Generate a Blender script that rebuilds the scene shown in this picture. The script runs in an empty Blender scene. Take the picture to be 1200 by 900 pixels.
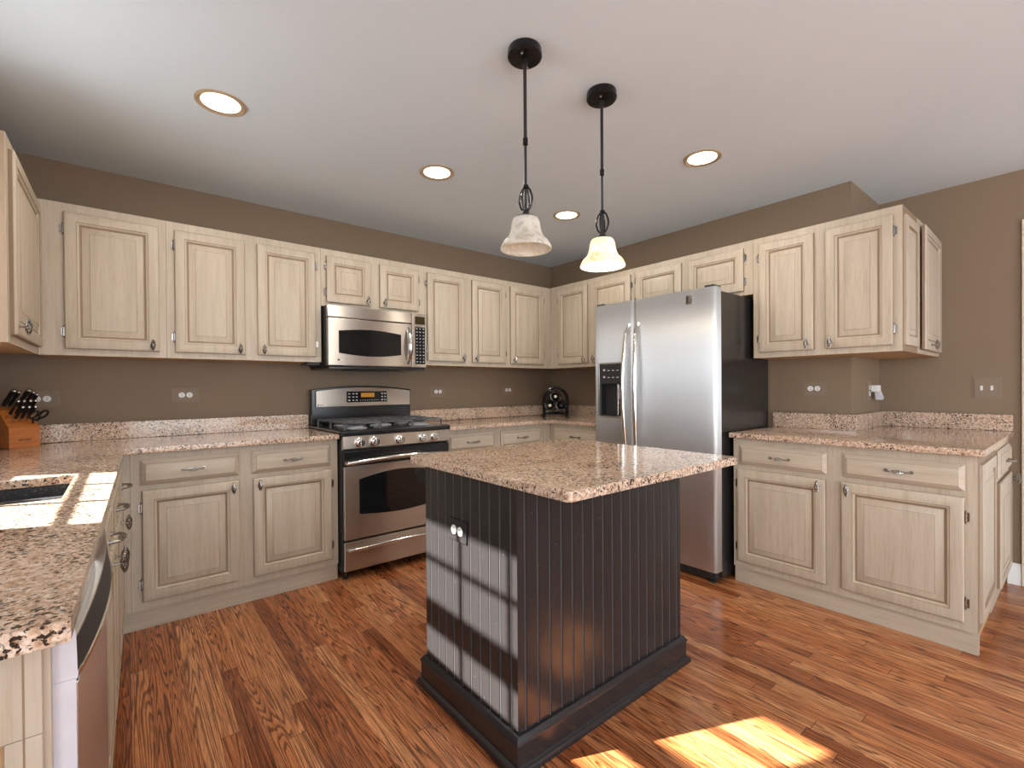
import bpy, bmesh, math, random
from mathutils import Vector, Matrix, Euler
random.seed(7)
S = bpy.context.scene
COL = S.collection
PI = math.pi

# ------------------------------------------------------------------ camera
cam_d = bpy.data.cameras.new('camera'); cam = bpy.data.objects.new('camera', cam_d); COL.objects.link(cam)
TH, PT, RO = math.radians(50.6797), math.radians(-0.4065), math.radians(-0.4037)
F0 = Vector((math.cos(TH), math.sin(TH), 0)); R0 = Vector((math.sin(TH), -math.cos(TH), 0)); U0 = Vector((0, 0, 1))
F1 = F0*math.cos(PT) + U0*math.sin(PT); U1 = U0*math.cos(PT) - F0*math.sin(PT)
R1 = R0*math.cos(RO) + U1*math.sin(RO); U2 = U1*math.cos(RO) - R0*math.sin(RO)
m = Matrix.Identity(4)
for i in range(3):
    m[i][0] = R1[i]; m[i][1] = U2[i]; m[i][2] = -F1[i]
m.translation = Vector((-3.4564, -3.5625, 1.1869))
cam.matrix_world = m
cam_d.sensor_fit = 'HORIZONTAL'; cam_d.sensor_width = 36
cam_d.lens = 552.67/1200*36
cam_d.shift_y = 7.94/1200
cam_d.clip_start = 0.02
S.camera = cam

# ------------------------------------------------------------------ world, sun, daylight, exposure
S.view_settings.view_transform = 'Standard'; S.view_settings.look = 'None'
S.view_settings.gamma = 1; S.view_settings.use_curve_mapping = False
S.view_settings.exposure = -0.08
W = bpy.data.worlds.new('world'); S.world = W; W.use_nodes = True
bg = W.node_tree.nodes['Background']; bg.inputs[0].default_value = (0.80, 0.90, 1.0, 1); bg.inputs[1].default_value = 3.0

def add_sun(d, strength):
    l = bpy.data.lights.new('sun', 'SUN'); l.energy = strength; l.angle = 0.012; l.color = (1.0, .95, .86)
    o = bpy.data.objects.new('sun', l); COL.objects.link(o)
    o.rotation_euler = Vector(d).to_track_quat('-Z', 'Y').to_euler(); o.location = (-9, 2, 6)
add_sun((1, -.45, -.805), 58.0)

def area(name, loc, d, sx, sy, e, c):
    l = bpy.data.lights.new(name, 'AREA'); l.shape = 'RECTANGLE'; l.size = sx; l.size_y = sy; l.energy = e; l.color = c
    o = bpy.data.objects.new(name, l); COL.objects.link(o); o.location = loc
    o.rotation_euler = Vector(d).to_track_quat('-Z', 'Y').to_euler()
# rear and left fill lamps, added at assumed unseen windows behind the camera
area('fill_rear', (-1.75, -7.10, 1.25), (0, 1, 0), 3.4, 2.1, 92, (.92, .97, 1.0))
area('fill_left', (-4.24, -5.3, 1.35), (1, 0, 0), 2.4, 1.7, 100, (.90, .96, 1.0))
area('daylight_sink_window', (-4.22, -1.545, 1.6), (1, 0, 0), .82, .8, 14, (.93, .97, 1.0))

# ------------------------------------------------------------------ materials
def nt(name):
    M = bpy.data.materials.new(name); M.use_nodes = True
    t = M.node_tree; return M, t, t.nodes['Principled BSDF']
def N(t, kind, **kw):
    n = t.nodes.new(kind)
    for k, v in kw.items():
        if k.startswith('_'): setattr(n, k[1:], v)
    return n
def setp(p, base=None, rough=None, metal=None, spec=None, coat=None, coat_rough=None, em=None, ems=None):
    if base is not None: p.inputs['Base Color'].default_value = (*base, 1)
    if rough is not None: p.inputs['Roughness'].default_value = rough
    if metal is not None: p.inputs['Metallic'].default_value = metal
    if spec is not None: p.inputs['Specular IOR Level'].default_value = spec
    if coat is not None: p.inputs['Coat Weight'].default_value = coat
    if coat_rough is not None: p.inputs['Coat Roughness'].default_value = coat_rough
    if em is not None: p.inputs['Emission Color'].default_value = (*em, 1); p.inputs['Emission Strength'].default_value = ems
def ramp(t, stops):
    r = t.nodes.new('ShaderNodeValToRGB'); e = r.color_ramp.elements
    while len(e) < len(stops): e.new(.5)
    for i, (p, c) in enumerate(stops):
        e[i].position = p; e[i].color = (*c, 1)
    return r
def noise(t, vec, scale, detail=4, rough=.55, dist=0.0):
    n = t.nodes.new('ShaderNodeTexNoise'); n.inputs['Scale'].default_value = scale; n.inputs['Detail'].default_value = detail
    n.inputs['Roughness'].default_value = rough; n.inputs['Distortion'].default_value = dist
    if vec is not None: t.links.new(vec, n.inputs['Vector'])
    return n
def mapping(t, vec, scale):
    mp = t.nodes.new('ShaderNodeMapping'); mp.inputs['Scale'].default_value = scale; t.links.new(vec, mp.inputs['Vector']); return mp.outputs[0]
def mixc(t, fac, a, b, mode='MIX'):
    x = t.nodes.new('ShaderNodeMix'); x.data_type = 'RGBA'; x.blend_type = mode
    for s, v in ((x.inputs[0], fac), (x.inputs[6], a), (x.inputs[7], b)):
        if hasattr(v, 'is_linked') or hasattr(v, 'links'): t.links.new(v, s)
        elif isinstance(v, tuple): s.default_value = (*v, 1)
        else: s.default_value = v
    return x.outputs[2]
def mth(t, op, a, b=None):
    x = t.nodes.new('ShaderNodeMath'); x.operation = op
    for s, v in ((x.inputs[0], a), (x.inputs[1], b)):
        if v is None: continue
        if hasattr(v, 'links'): t.links.new(v, s)
        else: s.default_value = v
    return x.outputs[0]
def objvec(t, rand=True):
    tc = t.nodes.new('ShaderNodeTexCoord')
    if not rand: return tc.outputs['Object']
    oi = t.nodes.new('ShaderNodeObjectInfo')
    ad = t.nodes.new('ShaderNodeVectorMath'); ad.operation = 'ADD'
    sc = mth(t, 'MULTIPLY', oi.outputs['Random'], 37.0)
    t.links.new(tc.outputs['Object'], ad.inputs[0]); t.links.new(sc, ad.inputs[1]); return ad.outputs[0]
def bump(t, p, h, strength, dist=.001):
    b = t.nodes.new('ShaderNodeBump'); b.inputs['Strength'].default_value = strength; b.inputs['Distance'].default_value = dist
    t.links.new(h, b.inputs['Height']); t.links.new(b.outputs[0], p.inputs['Normal'])

def plain(name, base, rough=.5, metal=0, **k):
    M, t, p = nt(name); setp(p, base, rough, metal, **k)
    n = noise(t, objvec(t, False), 40, 3); r = ramp(t, [(0, tuple(c*.93 for c in base)), (1, tuple(min(1, c*1.05) for c in base))])
    t.links.new(n.outputs[0], r.inputs[0]); t.links.new(r.outputs[0], p.inputs['Base Color']); return M

def cab_wood(name, scale, a=(.445, .37, .282), b=(.53, .455, .357)):
    M, t, p = nt(name); setp(p, rough=.42, spec=.4)
    v = objvec(t)
    n1 = noise(t, mapping(t, v, scale), 1.0, 5, .6, .4)
    r = ramp(t, [(.28, a), (.62, b)]); t.links.new(n1.outputs[0], r.inputs[0])
    n2 = noise(t, mapping(t, v, tuple(s*5 for s in scale)), 1.0, 3, .7)
    r2 = ramp(t, [(.30, (.80, .73, .64)), (.50, (1, 1, 1))]); t.links.new(n2.outputs[0], r2.inputs[0])
    c = mixc(t, .55, r.outputs[0], r2.outputs[0], 'MULTIPLY')
    t.links.new(c, p.inputs['Base Color']); bump(t, p, n2.outputs[0], .12); return M
WOODV = cab_wood('pickled_oak_vertical', (26, 26, 1.6))
WOODH = cab_wood('pickled_oak_horizontal', (1.6, 26, 26))
GLAZE = plain('brown_glaze', (.27, .185, .115), .55)
RAW = plain('cabinet_underside', (.50, .31, .16), .6)

def granite():
    M, t, p = nt('granite'); setp(p, rough=.09, spec=.5)
    v = objvec(t, False)
    big = noise(t, v, 6, 3, .6, .6)
    n = noise(t, v, 90, 5, .62, .4)
    base = ramp(t, [(.30, (.33, .21, .14)), (.42, (.53, .375, .27)), (.53, (.68, .53, .415)), (.66, (.80, .70, .60))]); t.links.new(n.outputs[0], base.inputs[0])
    vo = t.nodes.new('ShaderNodeTexVoronoi'); vo.inputs['Scale'].default_value = 200; t.links.new(v, vo.inputs['Vector'])
    sp = t.nodes.new('ShaderNodeSeparateXYZ'); t.links.new(vo.outputs['Color'], sp.inputs[0])
    cr = ramp(t, [(0, (.52, .38, .30)), (.2, (.80, .70, .62)), (.5, (1, 1, 1)), (1, (1.0, .9, .8))]); t.links.new(sp.outputs[1], cr.inputs[0])
    c = mixc(t, .8, base.outputs[0], cr.outputs[0], 'MULTIPLY')
    g = noise(t, v, 115, 2, .6, .5); gr = ramp(t, [(.61, (0, 0, 0)), (.655, (1, 1, 1))]); t.links.new(g.outputs[0], gr.inputs[0])
    c = mixc(t, gr.outputs[0], c, (.30, .265, .245))
    bsum = mth(t, 'ADD', mth(t, 'MULTIPLY', big.outputs[0], .40), mth(t, 'MULTIPLY', sp.outputs[0], .30))
    bsum = mth(t, 'ADD', bsum, mth(t, 'MULTIPLY', noise(t, v, 125, 3, .6, .5).outputs[0], .70))
    br = ramp(t, [(.80, (0, 0, 0)), (.825, (1, 1, 1))]); t.links.new(bsum, br.inputs[0])
    c = mixc(t, br.outputs[0], c, (.035, .024, .02))
    t.links.new(c, p.inputs['Base Color']); return M
GRAN = granite()

def floor_mat():
    M, t, p = nt('oak_floor'); setp(p, rough=.24, spec=.5)
    tc = t.nodes.new('ShaderNodeTexCoord'); sp = t.nodes.new('ShaderNodeSeparateXYZ'); t.links.new(tc.outputs['Object'], sp.inputs[0])
    X, Y = sp.outputs[0], sp.outputs[1]
    xr = mth(t, 'DIVIDE', X, .0585); row = mth(t, 'FLOOR', xr); fx = mth(t, 'FRACT', xr)
    wn = t.nodes.new('ShaderNodeTexWhiteNoise'); wn.noise_dimensions = '1D'; t.links.new(row, wn.inputs['W'])
    yr = mth(t, 'ADD', mth(t, 'DIVIDE', Y, 1.25), mth(t, 'MULTIPLY', wn.outputs['Value'], 7.0)); brd = mth(t, 'FLOOR', yr); fy = mth(t, 'FRACT', yr)
    cb = t.nodes.new('ShaderNodeCombineXYZ'); t.links.new(row, cb.inputs[0]); t.links.new(brd, cb.inputs[1])
    w2 = t.nodes.new('ShaderNodeTexWhiteNoise'); w2.noise_dimensions = '2D'; t.links.new(cb.outputs[0], w2.inputs['Vector'])
    rid = w2.outputs['Value']
    # grain coordinates, shifted per board
    gx = mth(t, 'ADD', mth(t, 'MULTIPLY', X, 16.0), mth(t, 'MULTIPLY', rid, 91.0))
    gy = mth(t, 'ADD', mth(t, 'MULTIPLY', Y, .62), mth(t, 'MULTIPLY', rid, 53.0))
    gv = t.nodes.new('ShaderNodeCombineXYZ'); t.links.new(gx, gv.inputs[0]); t.links.new(gy, gv.inputs[1])
    n = noise(t, gv.outputs[0], 1.0, 2, .45, .35)
    rings = mth(t, 'FRACT', mth(t, 'MULTIPLY', n.outputs[0], 26.0))
    fv = t.nodes.new('ShaderNodeCombineXYZ'); t.links.new(mth(t, 'MULTIPLY', X, 190.0), fv.inputs[0]); t.links.new(mth(t, 'MULTIPLY', Y, 9.0), fv.inputs[1]); t.links.new(rid, fv.inputs[2])
    fine = noise(t, fv.outputs[0], 1.0, 4, .7)
    rr = ramp(t, [(0, (.16, .13, .12)), (.16, (.30, .26, .25)), (.5, (1, 1, 1)), (.88, (1, 1, 1)), (1, (.3, .27, .26))]); t.links.new(rings, rr.inputs[0])
    fr = ramp(t, [(.36, (.34, .29, .27)), (.56, (1, 1, 1))]); t.links.new(fine.outputs[0], fr.inputs[0])
    bc = ramp(t, [(0, (.30, .085, .027)), (.35, (.49, .165, .057)), (.7, (.60, .23, .085)), (1, (.68, .30, .125))]); t.links.new(rid, bc.inputs[0])
    c = mixc(t, .88, bc.outputs[0], rr.outputs[0], 'MULTIPLY')
    c = mixc(t, .75, c, fr.outputs[0], 'MULTIPLY')
    ex = mth(t, 'MINIMUM', fx, mth(t, 'SUBTRACT', 1.0, fx)); ey = mth(t, 'MULTIPLY', mth(t, 'MINIMUM', fy, mth(t, 'SUBTRACT', 1.0, fy)), 14.0)
    e = mth(t, 'MINIMUM', ex, ey); er = ramp(t, [(0, (1, 1, 1)), (.025, (0, 0, 0))]); t.links.new(e, er.inputs[0])
    c = mixc(t, er.outputs[0], c, (.06, .02, .01))
    t.links.new(c, p.inputs['Base Color'])
    rg = ramp(t, [(0, (.17,)*3), (1, (.30,)*3)]); t.links.new(fine.outputs[0], rg.inputs[0]); t.links.new(rg.outputs[0], p.inputs['Roughness'])
    bump(t, p, rr.outputs[0], .06); return M
FLOOR = floor_mat()

def paint(name, c, rough=.6, tex=.05):
    M, t, p = nt(name); setp(p, c, rough, spec=.3)
    n = noise(t, objvec(t, False), 260, 2); bump(t, p, n.outputs[0], tex, .002)
    n2 = noise(t, objvec(t, False), 1.2, 3); r = ramp(t, [(.3, tuple(x*.96 for x in c)), (.7, c)]); t.links.new(n2.outputs[0], r.inputs[0]); t.links.new(r.outputs[0], p.inputs['Base Color']); return M
WALL = paint('taupe_wall_paint', (.240, .173, .114))
CEIL = paint('ceiling_paint', (.70, .785, .84), .8)
TRIMW = paint('white_trim_paint', (.80, .79, .77), .35, .01)
TRIMC = paint('cream_casing_paint', (.72, .64, .50), .4, .01)

def steel(name, base=(.60, .595, .59), rough=.40, aniso=1.0, rot=0.0, axis='Z'):
    M, t, p = nt(name); setp(p, base, rough, 1.0)
    p.inputs['Anisotropic'].default_value = aniso; p.inputs['Anisotropic Rotation'].default_value = rot
    tg = t.nodes.new('ShaderNodeTangent'); tg.direction_type = 'RADIAL'; tg.axis = axis; t.links.new(tg.outputs[0], p.inputs['Tangent'])
    v = objvec(t, False); n = noise(t, mapping(t, v, (300, 300, 3) if rot else (3, 300, 300)), 1.0, 3)
    r = ramp(t, [(.3, tuple(x*.93 for x in base)), (.7, base)]); t.links.new(n.outputs[0], r.inputs[0]); t.links.new(r.outputs[0], p.inputs['Base Color'])
    return M
STEELV = steel('stainless_vertical_grain', rot=0.0)
STEELH = steel('stainless_horizontal_grain', base=(.55, .495, .44), rough=.30, aniso=.95, rot=.25)
CHROME = plain('polished_steel', (.72, .70, .68), .16, 1.0)
NICKEL = plain('antique_nickel', (.34, .32, .30), .25, 1.0)
BLK = plain('black_enamel', (.012, .012, .013), .18)
BLKM = plain('black_matte', (.02, .02, .021), .5)
IRON = plain('cast_iron', (.07, .07, .075), .35)
BLKG = plain('black_glass', (.008, .009, .010), .04)
GREYB = plain('burner_grey', (.30, .31, .33), .4)
def fridge_side():
    M, t, p = nt('fridge_side_black'); setp(p, (.022, .02, .019), .22)
    n = noise(t, objvec(t, False), 420, 2); bump(t, p, n.outputs[0], .15, .0015); return M
FSIDE = fridge_side()
def black_paint():
    M, t, p = nt('worn_black_paint'); setp(p, rough=.24, spec=.5)
    v = objvec(t, False)
    n = noise(t, v, 190, 1, .4); r = ramp(t, [(.80, (0, 0, 0)), (.82, (1, 1, 1))]); t.links.new(n.outputs[0], r.inputs[0])
    c = mixc(t, r.outputs[0], (.021, .0195, .0205), (.36, .36, .36)); t.links.new(c, p.inputs['Base Color']); return M
ISL = black_paint()
ISLG = plain('grey_groove_paint', (.085, .085, .09), .35)  # lighter grey on the beads between the island boards
PLATE = plain('taupe_cover_plate', (.25, .19, .135), .5, spec=.3)
WHITEP = plain('white_plastic', (.80, .80, .78), .35)
GREYP = plain('pale_grey_plastic', (.60, .58, .63), .4)
DARK = plain('dark_slot', (.015, .013, .012), .6)
AMBER = plain('amber_display', (.30, .13, .015), .2, em=(.9, .38, .03), ems=.25)
OLIVE = plain('dark_olive_display', (.035, .026, .008), .1)
KEYS = plain('keypad_print', (.55, .56, .58), .5)
BRONZE = plain('dark_bronze', (.018, .016, .016), .22, .6)
RODM = plain('bronze_rod', (.05, .05, .052), .35, .8)
def wood_block():
    M, t, p = nt('knife_block_wood'); setp(p, rough=.3)
    n = noise(t, mapping(t, objvec(t, False), (8, 60, 60)), 1, 4); r = ramp(t, [(.3, (.35, .10, .02)), (.7, (.52, .18, .04))]); t.links.new(n.outputs[0], r.inputs[0]); t.links.new(r.outputs[0], p.inputs['Base Color']); return M
BLOCK = wood_block()
def sinkm():
    M, t, p = nt('black_composite'); setp(p, rough=.35)
    n = noise(t, objvec(t, False), 260, 2); r = ramp(t, [(.62, (.025, .026, .03)), (.72, (.22, .22, .23))]); t.links.new(n.outputs[0], r.inputs[0]); t.links.new(r.outputs[0], p.inputs['Base Color']); return M
SINK = sinkm()
def alabaster():
    M = bpy.data.materials.new('alabaster_glass'); M.use_nodes = True; t = M.node_tree; t.nodes.clear()
    o = t.nodes.new('ShaderNodeOutputMaterial')
    n = noise(t, objvec(t), 28, 5, .65, .8); r = ramp(t, [(.36, (.70, .62, .48)), (.52, (.90, .87, .80))]); t.links.new(n.outputs[0], r.inputs[0])
    d = t.nodes.new('ShaderNodeBsdfDiffuse'); tr = t.nodes.new('ShaderNodeBsdfTranslucent'); g = t.nodes.new('ShaderNodeBsdfGlossy'); g.inputs['Roughness'].default_value = .25
    t.links.new(r.outputs[0], d.inputs[0]); t.links.new(r.outputs[0], tr.inputs[0])
    a = t.nodes.new('ShaderNodeMixShader'); a.inputs[0].default_value = .42; t.links.new(d.outputs[0], a.inputs[1]); t.links.new(tr.outputs[0], a.inputs[2])
    b = t.nodes.new('ShaderNodeMixShader'); b.inputs[0].default_value = .06; t.links.new(a.outputs[0], b.inputs[1]); t.links.new(g.outputs[0], b.inputs[2])
    t.links.new(b.outputs[0], o.inputs[0]); return M
ALAB = alabaster()
def pane():
    M = bpy.data.materials.new('window_glass'); M.use_nodes = True; t = M.node_tree; t.nodes.clear()
    o = t.nodes.new('ShaderNodeOutputMaterial'); tr = t.nodes.new('ShaderNodeBsdfTransparent'); g = t.nodes.new('ShaderNodeBsdfGlossy'); g.inputs['Roughness'].default_value = .02
    a = t.nodes.new('ShaderNodeMixShader'); a.inputs[0].default_value = .06; t.links.new(tr.outputs[0], a.inputs[1]); t.links.new(g.outputs[0], a.inputs[2]); t.links.new(a.outputs[0], o.inputs[0]); return M
PANE = pane()
def emis(name, c, s):
    M, t, p = nt(name); setp(p, (.9, .88, .85), .5, em=c, ems=s); return M
CANRING = plain('tan_metal_ring', (.55, .42, .28), .35, .5)
LENS = emis('lit_lamp_lens', (1.0, .86, .64), 7.0)
BULB = emis('lit_bulb', (1.0, .80, .5), 30.0)
BULBOFF = plain('frosted_bulb', (.85, .83, .8), .3)
BOTTLE = plain('wine_bottle_glass', (.012, .010, .008), .06)
FOIL = plain('pale_bottle_cap', (.75, .72, .60), .35)

# ------------------------------------------------------------------ mesh builder
class MB:
    def __init__(s): s.bm = bmesh.new(); s.mats = []; s.wn = False
    def mi(s, m):
        if m not in s.mats: s.mats.append(m)
        return s.mats.index(m)
    def faces(s, vs, fs, m):
        k = s.mi(m); V = [s.bm.verts.new(v) for v in vs]; out = []
        for f in fs:
            try: q = s.bm.faces.new([V[i] for i in f]); q.material_index = k; out.append(q)
            except ValueError: pass
        return V, out
    def box(s, x0, x1, y0, y1, z0, z1, m, bev=0, seg=2):
        vs = [(x, y, z) for z in (z0, z1) for y in (y0, y1) for x in (x0, x1)]
        V, Fc = s.faces(vs, [(0, 2, 3, 1), (4, 5, 7, 6), (0, 1, 5, 4), (2, 6, 7, 3), (0, 4, 6, 2), (1, 3, 7, 5)], m)
        if bev:
            es = list({e for f in Fc for e in f.edges})
            s.wn = True; bmesh.ops.bevel(s.bm, geom=es, offset=bev, segments=seg, affect='EDGES', profile=.5, material=-1)
        return Fc
    def prism(s, poly, axis, a0, a1, m, bev=0, seg=2):
        """poly: 2D outline; axis 'x','y','z' extrusion from a0 to a1"""
        def P(p, a): return {'x': (a, p[0], p[1]), 'y': (p[0], a, p[1]), 'z': (p[0], p[1], a)}[axis]
        n = len(poly); vs = [P(p, a0) for p in poly] + [P(p, a1) for p in poly]
        fs = [tuple(range(n))[::-1], tuple(range(n, 2*n))] + [(i, (i+1) % n, n+(i+1) % n, n+i) for i in range(n)]
        V, Fc = s.faces(vs, fs, m); bmesh.ops.recalc_face_normals(s.bm, faces=Fc)
        if bev:
            es = [e for e in {e for f in Fc[:2] for e in f.edges}]
            s.wn = True; bmesh.ops.bevel(s.bm, geom=es, offset=bev, segments=seg, affect='EDGES', profile=.5, material=-1)
    def lathe(s, prof, m, c=(0, 0, 0), n=32, axis='z', caps=True):
        """prof: list of (r, h)"""
        k = s.mi(m); rings = []
        def P(r, h, a):
            x, y = r*math.cos(a), r*math.sin(a)
            v = {'z': (x, y, h), 'y': (x, h, y), 'x': (h, x, y)}[axis]
            return (v[0]+c[0], v[1]+c[1], v[2]+c[2])
        for r, h in prof:
            if r < 1e-6: rings.append([s.bm.verts.new(P(0, h, 0))])
            else: rings.append([s.bm.verts.new(P(r, h, 2*PI*i/n)) for i in range(n)])
        fs = []
        for A, B in zip(rings, rings[1:]):
            for i in range(n):
                j = (i+1) % n
                q = [A[i % len(A)], A[j % len(A)], B[j % len(B)], B[i % len(B)]]
                u = []
                for w in q:
                    if w not in u: u.append(w)
                if len(u) > 2:
                    try: f = s.bm.faces.new(u); f.material_index = k; fs.append(f)
                    except ValueError: pass
        if caps:
            for R in (rings[0], rings[-1]):
                if len(R) > 2: f = s.bm.faces.new(R); f.material_index = k; fs.append(f)
        bmesh.ops.recalc_face_normals(s.bm, faces=fs)
    def cyl(s, p0, p1, r, m, n=16, r2=None):
        s.tube([p0, p1], [r, r if r2 is None else r2], m, n)
    def tube(s, pts, r, m, n=8, closed=False, flat=None):
        """swept tube; flat=(vector, factor) squashes the section along a direction"""
        k = s.mi(m); pts = [Vector(p) for p in pts]; L = len(pts)
        rs = r if isinstance(r, (list, tuple)) else [r]*L
        rings = []; up = None
        for i, p in enumerate(pts):
            a = pts[(i-1) % L] if (closed or i > 0) else pts[0]
            b = pts[(i+1) % L] if (closed or i < L-1) else pts[-1]
            d = (b-a).normalized()
            if up is None: up = d.orthogonal().normalized()
            up = (up - d*up.dot(d)).normalized(); sd = d.cross(up)
            ring = []
            for j in range(n):
                o = (up*math.cos(2*PI*j/n) + sd*math.sin(2*PI*j/n))*rs[i]
                if flat: fv = Vector(flat[0]); o = o - fv*o.dot(fv)*(1-flat[1])
                ring.append(s.bm.verts.new(p+o))
            rings.append(ring)
        fs = []
        prs = list(zip(rings, rings[1:])) + ([(rings[-1], rings[0])] if closed else [])
        for A, B in prs:
            for j in range(n):
                f = s.bm.faces.new([A[j], A[(j+1) % n], B[(j+1) % n], B[j]]); f.material_index = k; fs.append(f)
        if not closed:
            for R in (rings[0], rings[-1]): f = s.bm.faces.new(R); f.material_index = k; fs.append(f)
        bmesh.ops.recalc_face_normals(s.bm, faces=fs)
    def rings(s, w, h, prof, x0=0, z0=0):
        """nested rectangles facing -y; prof: (inset, y, material of the band that leads to it)"""
        prev = None
        for ins, y, m in prof:
            V = [s.bm.verts.new(v) for v in ((x0+ins, y, z0+ins), (x0+w-ins, y, z0+ins), (x0+w-ins, y, z0+h-ins), (x0+ins, y, z0+h-ins))]
            if prev:
                for i in range(4):
                    f = s.bm.faces.new([prev[i], prev[(i+1) % 4], V[(i+1) % 4], V[i]]); f.material_index = s.mi(m)
            prev = V
        f = s.bm.faces.new(prev); f.material_index = s.mi(prof[-1][2])
    def slab(s, xs, ys, present, z0, z1, m, warp=None, bev=.004):
        """slab made of grid cells, shared vertices, eased top and bottom edges"""
        k = s.mi(m); vt = {}; vb = {}
        def g(d, i, j, z):
            if (i, j) not in d:
                x, y = xs[i], ys[j]
                if warp: x, y = warp(x, y)
                d[(i, j)] = s.bm.verts.new((x, y, z))
            return d[(i, j)]
        cells = [(i, j) for i in range(len(xs)-1) for j in range(len(ys)-1) if present(i, j)]
        cs = set(cells); top = []; side = []; fs = []
        for i, j in cells:
            q = [(i, j), (i+1, j), (i+1, j+1), (i, j+1)]
            top.append(s.bm.faces.new([g(vt, *p, z1) for p in q])); fs.append(s.bm.faces.new([g(vb, *p, z0) for p in reversed(q)]))
            for a, b, nb in ((q[0], q[1], (i, j-1)), (q[1], q[2], (i+1, j)), (q[2], q[3], (i, j+1)), (q[3], q[0], (i-1, j))):
                if nb not in cs: side.append(s.bm.faces.new([g(vb, *a, z0), g(vb, *b, z0), g(vt, *b, z1), g(vt, *a, z1)]))
        for f in top+side+fs: f.material_index = k
        ss = set(side); es = [e for f in side for e in f.edges if len([x for x in e.link_faces if x in ss]) == 1]
        es += [e for f in side for e in f.edges if len([x for x in e.link_faces if x in ss]) == 2 and e.calc_face_angle(0) > .5]
        s.wn = True; bmesh.ops.bevel(s.bm, geom=list(set(es)), offset=bev, segments=2, affect='EDGES', profile=.5, material=-1)
    def mesh(s, name, ang=35):
        me = bpy.data.meshes.new(name)
        for f in s.bm.faces: f.smooth = True
        s.bm.normal_update()
        for e in s.bm.edges:
            if len(e.link_faces) != 2 or e.calc_face_angle(0) > math.radians(ang): e.smooth = False
        s.bm.to_mesh(me); s.bm.free()
        for mt in s.mats: me.materials.append(mt)
        return me
    def build(s, name, parent=None, loc=(0, 0, 0), rot=(0, 0, 0), ang=35, label=None):
        o = bpy.data.objects.new(name, s.mesh(name, ang)); COL.objects.link(o)
        o.location = loc; o.rotation_euler = rot
        if s.wn: w = o.modifiers.new('weighted_normal', 'WEIGHTED_NORMAL'); w.keep_sharp = True
        if parent: o.parent = parent
        if label: o['label'] = label
        return o
def inst(name, me, parent, loc, rot=(0, 0, 0)):
    o = bpy.data.objects.new(name, me); COL.objects.link(o); o.location = loc; o.rotation_euler = rot
    if parent: o.parent = parent
    return o
def tag(o, label, cat, group=None):
    o['label'] = label; o['category'] = cat
    if group: o['group'] = group
    return o
def thing(name, label, cat, loc=(0, 0, 0), rotz=0, group=None):
    o = bpy.data.objects.new(name, None); COL.objects.link(o); o.location = loc; o.rotation_euler = (0, 0, rotz); o.empty_display_size = .1
    return tag(o, label, cat, group)
def structure(name, mb, parent=None):
    o = mb.build(name, parent)
    if not parent: o['kind'] = 'structure'
    return o

# ------------------------------------------------------------------ the room
H = 2.44; XL = -4.11; XW = .611; YJ = -2.641; YR = -7.0
b = MB(); b.box(XL-.1, XW+.12, YR-.1, .12, -.06, 0, FLOOR); structure('floor', b)
b = MB(); b.box(XL-.1, XW+.12, YR-.1, .12, H, H+.08, CEIL); structure('ceiling', b)
b = MB(); b.box(XL-.08, .0, 0, .12, 0, H, WALL); structure('wall_back', b)
b = MB()   # right wall: the bump-out beside the fridge, then the wall set back behind it
b.prism([(0, .12), (XW+.12, .12), (XW+.12, YR), (XW, YR), (XW, YJ), (0, YJ)], 'z', 0, H, WALL); structure('wall_right', b)
WY0, WY1, WZ0, WZ1 = -1.985, -1.095, 1.185, 2.025      # window over the sink
LY0, LY1, LZ0, LZ1 = -6.5, -4.1, .5, 2.2                # assumed breakfast area window, unseen, placed for the fill light
b = MB()
for y0, y1, z0, z1 in ((WY1, .0, 0, H), (WY0, WY1, 0, WZ0), (WY0, WY1, WZ1, H), (LY1, WY0, 0, H), (LY0, LY1, 0, LZ0), (LY0, LY1, LZ1, H), (YR, LY0, 0, H)):
    b.box(XL-.08, XL, y0, y1, z0, z1, WALL)
structure('wall_left', b)
RX0, RX1, RZ1 = -3.45, -.05, 2.3
b = MB()
for x0, x1, z0, z1 in ((XL-.08, RX0, 0, H), (RX0, RX1, RZ1, H), (RX0, RX1, 0, .08), (RX1, XW+.12, 0, H)):
    b.box(x0, x1, YR-.1, YR, z0, z1, WALL)
structure('wall_rear', b)

def sash_window(name, xs, y0, y1, z0, z1, ys, zs, rail, fr):
    """double hung window in the left wall, glazing bars at ys and zs, meeting rail (z0,z1)"""
    f = MB(); t = .02
    f.box(xs-t, xs+t, y0, y0+fr[0], z0, z1, TRIMW); f.box(xs-t, xs+t, y1-fr[1], y1, z0, z1, TRIMW)
    f.box(xs-t, xs+t, y0+fr[0], y1-fr[1], z1-fr[2], z1, TRIMW); f.box(xs-t, xs+t, y0+fr[0], y1-fr[1], z0, z0+fr[3], TRIMW)
    f.box(xs-t, xs+t, y0+fr[0], y1-fr[1], rail[0], rail[1], TRIMW)
    for y in ys: f.box(xs-.008, xs+.008, y-.008, y+.008, z0+fr[3], z1-fr[2], TRIMW)
    for z in zs: f.box(xs-.008, xs+.008, y0+fr[0], y1-fr[1], z-.007, z+.007, TRIMW)
    o = structure(name, f)
    g = MB(); g.box(xs-.003, xs+.003, y0+.01, y1-.01, z0+.01, z1-.01, PANE); g.build('pane', o)
    s = MB(); s.box(XL, XL+.03, y0-.03, y1+.03, z0-.028, z0-.002, TRIMW, .004); s.build('sill', o)
    return o
sash_window('window_1', -4.16, WY0, WY1, WZ0, WZ1, (-1.3965, -1.6765), (1.828, 1.385), (1.565, 1.652), (.04, .0375, .04, .045))
sash_window('window_2', -4.16, LY0, LY1, LZ0, LZ1, (-5.9, -5.3, -4.7), (.95, 1.8), (1.33, 1.41), (.05, .05, .05, .05))
f = MB()
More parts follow.
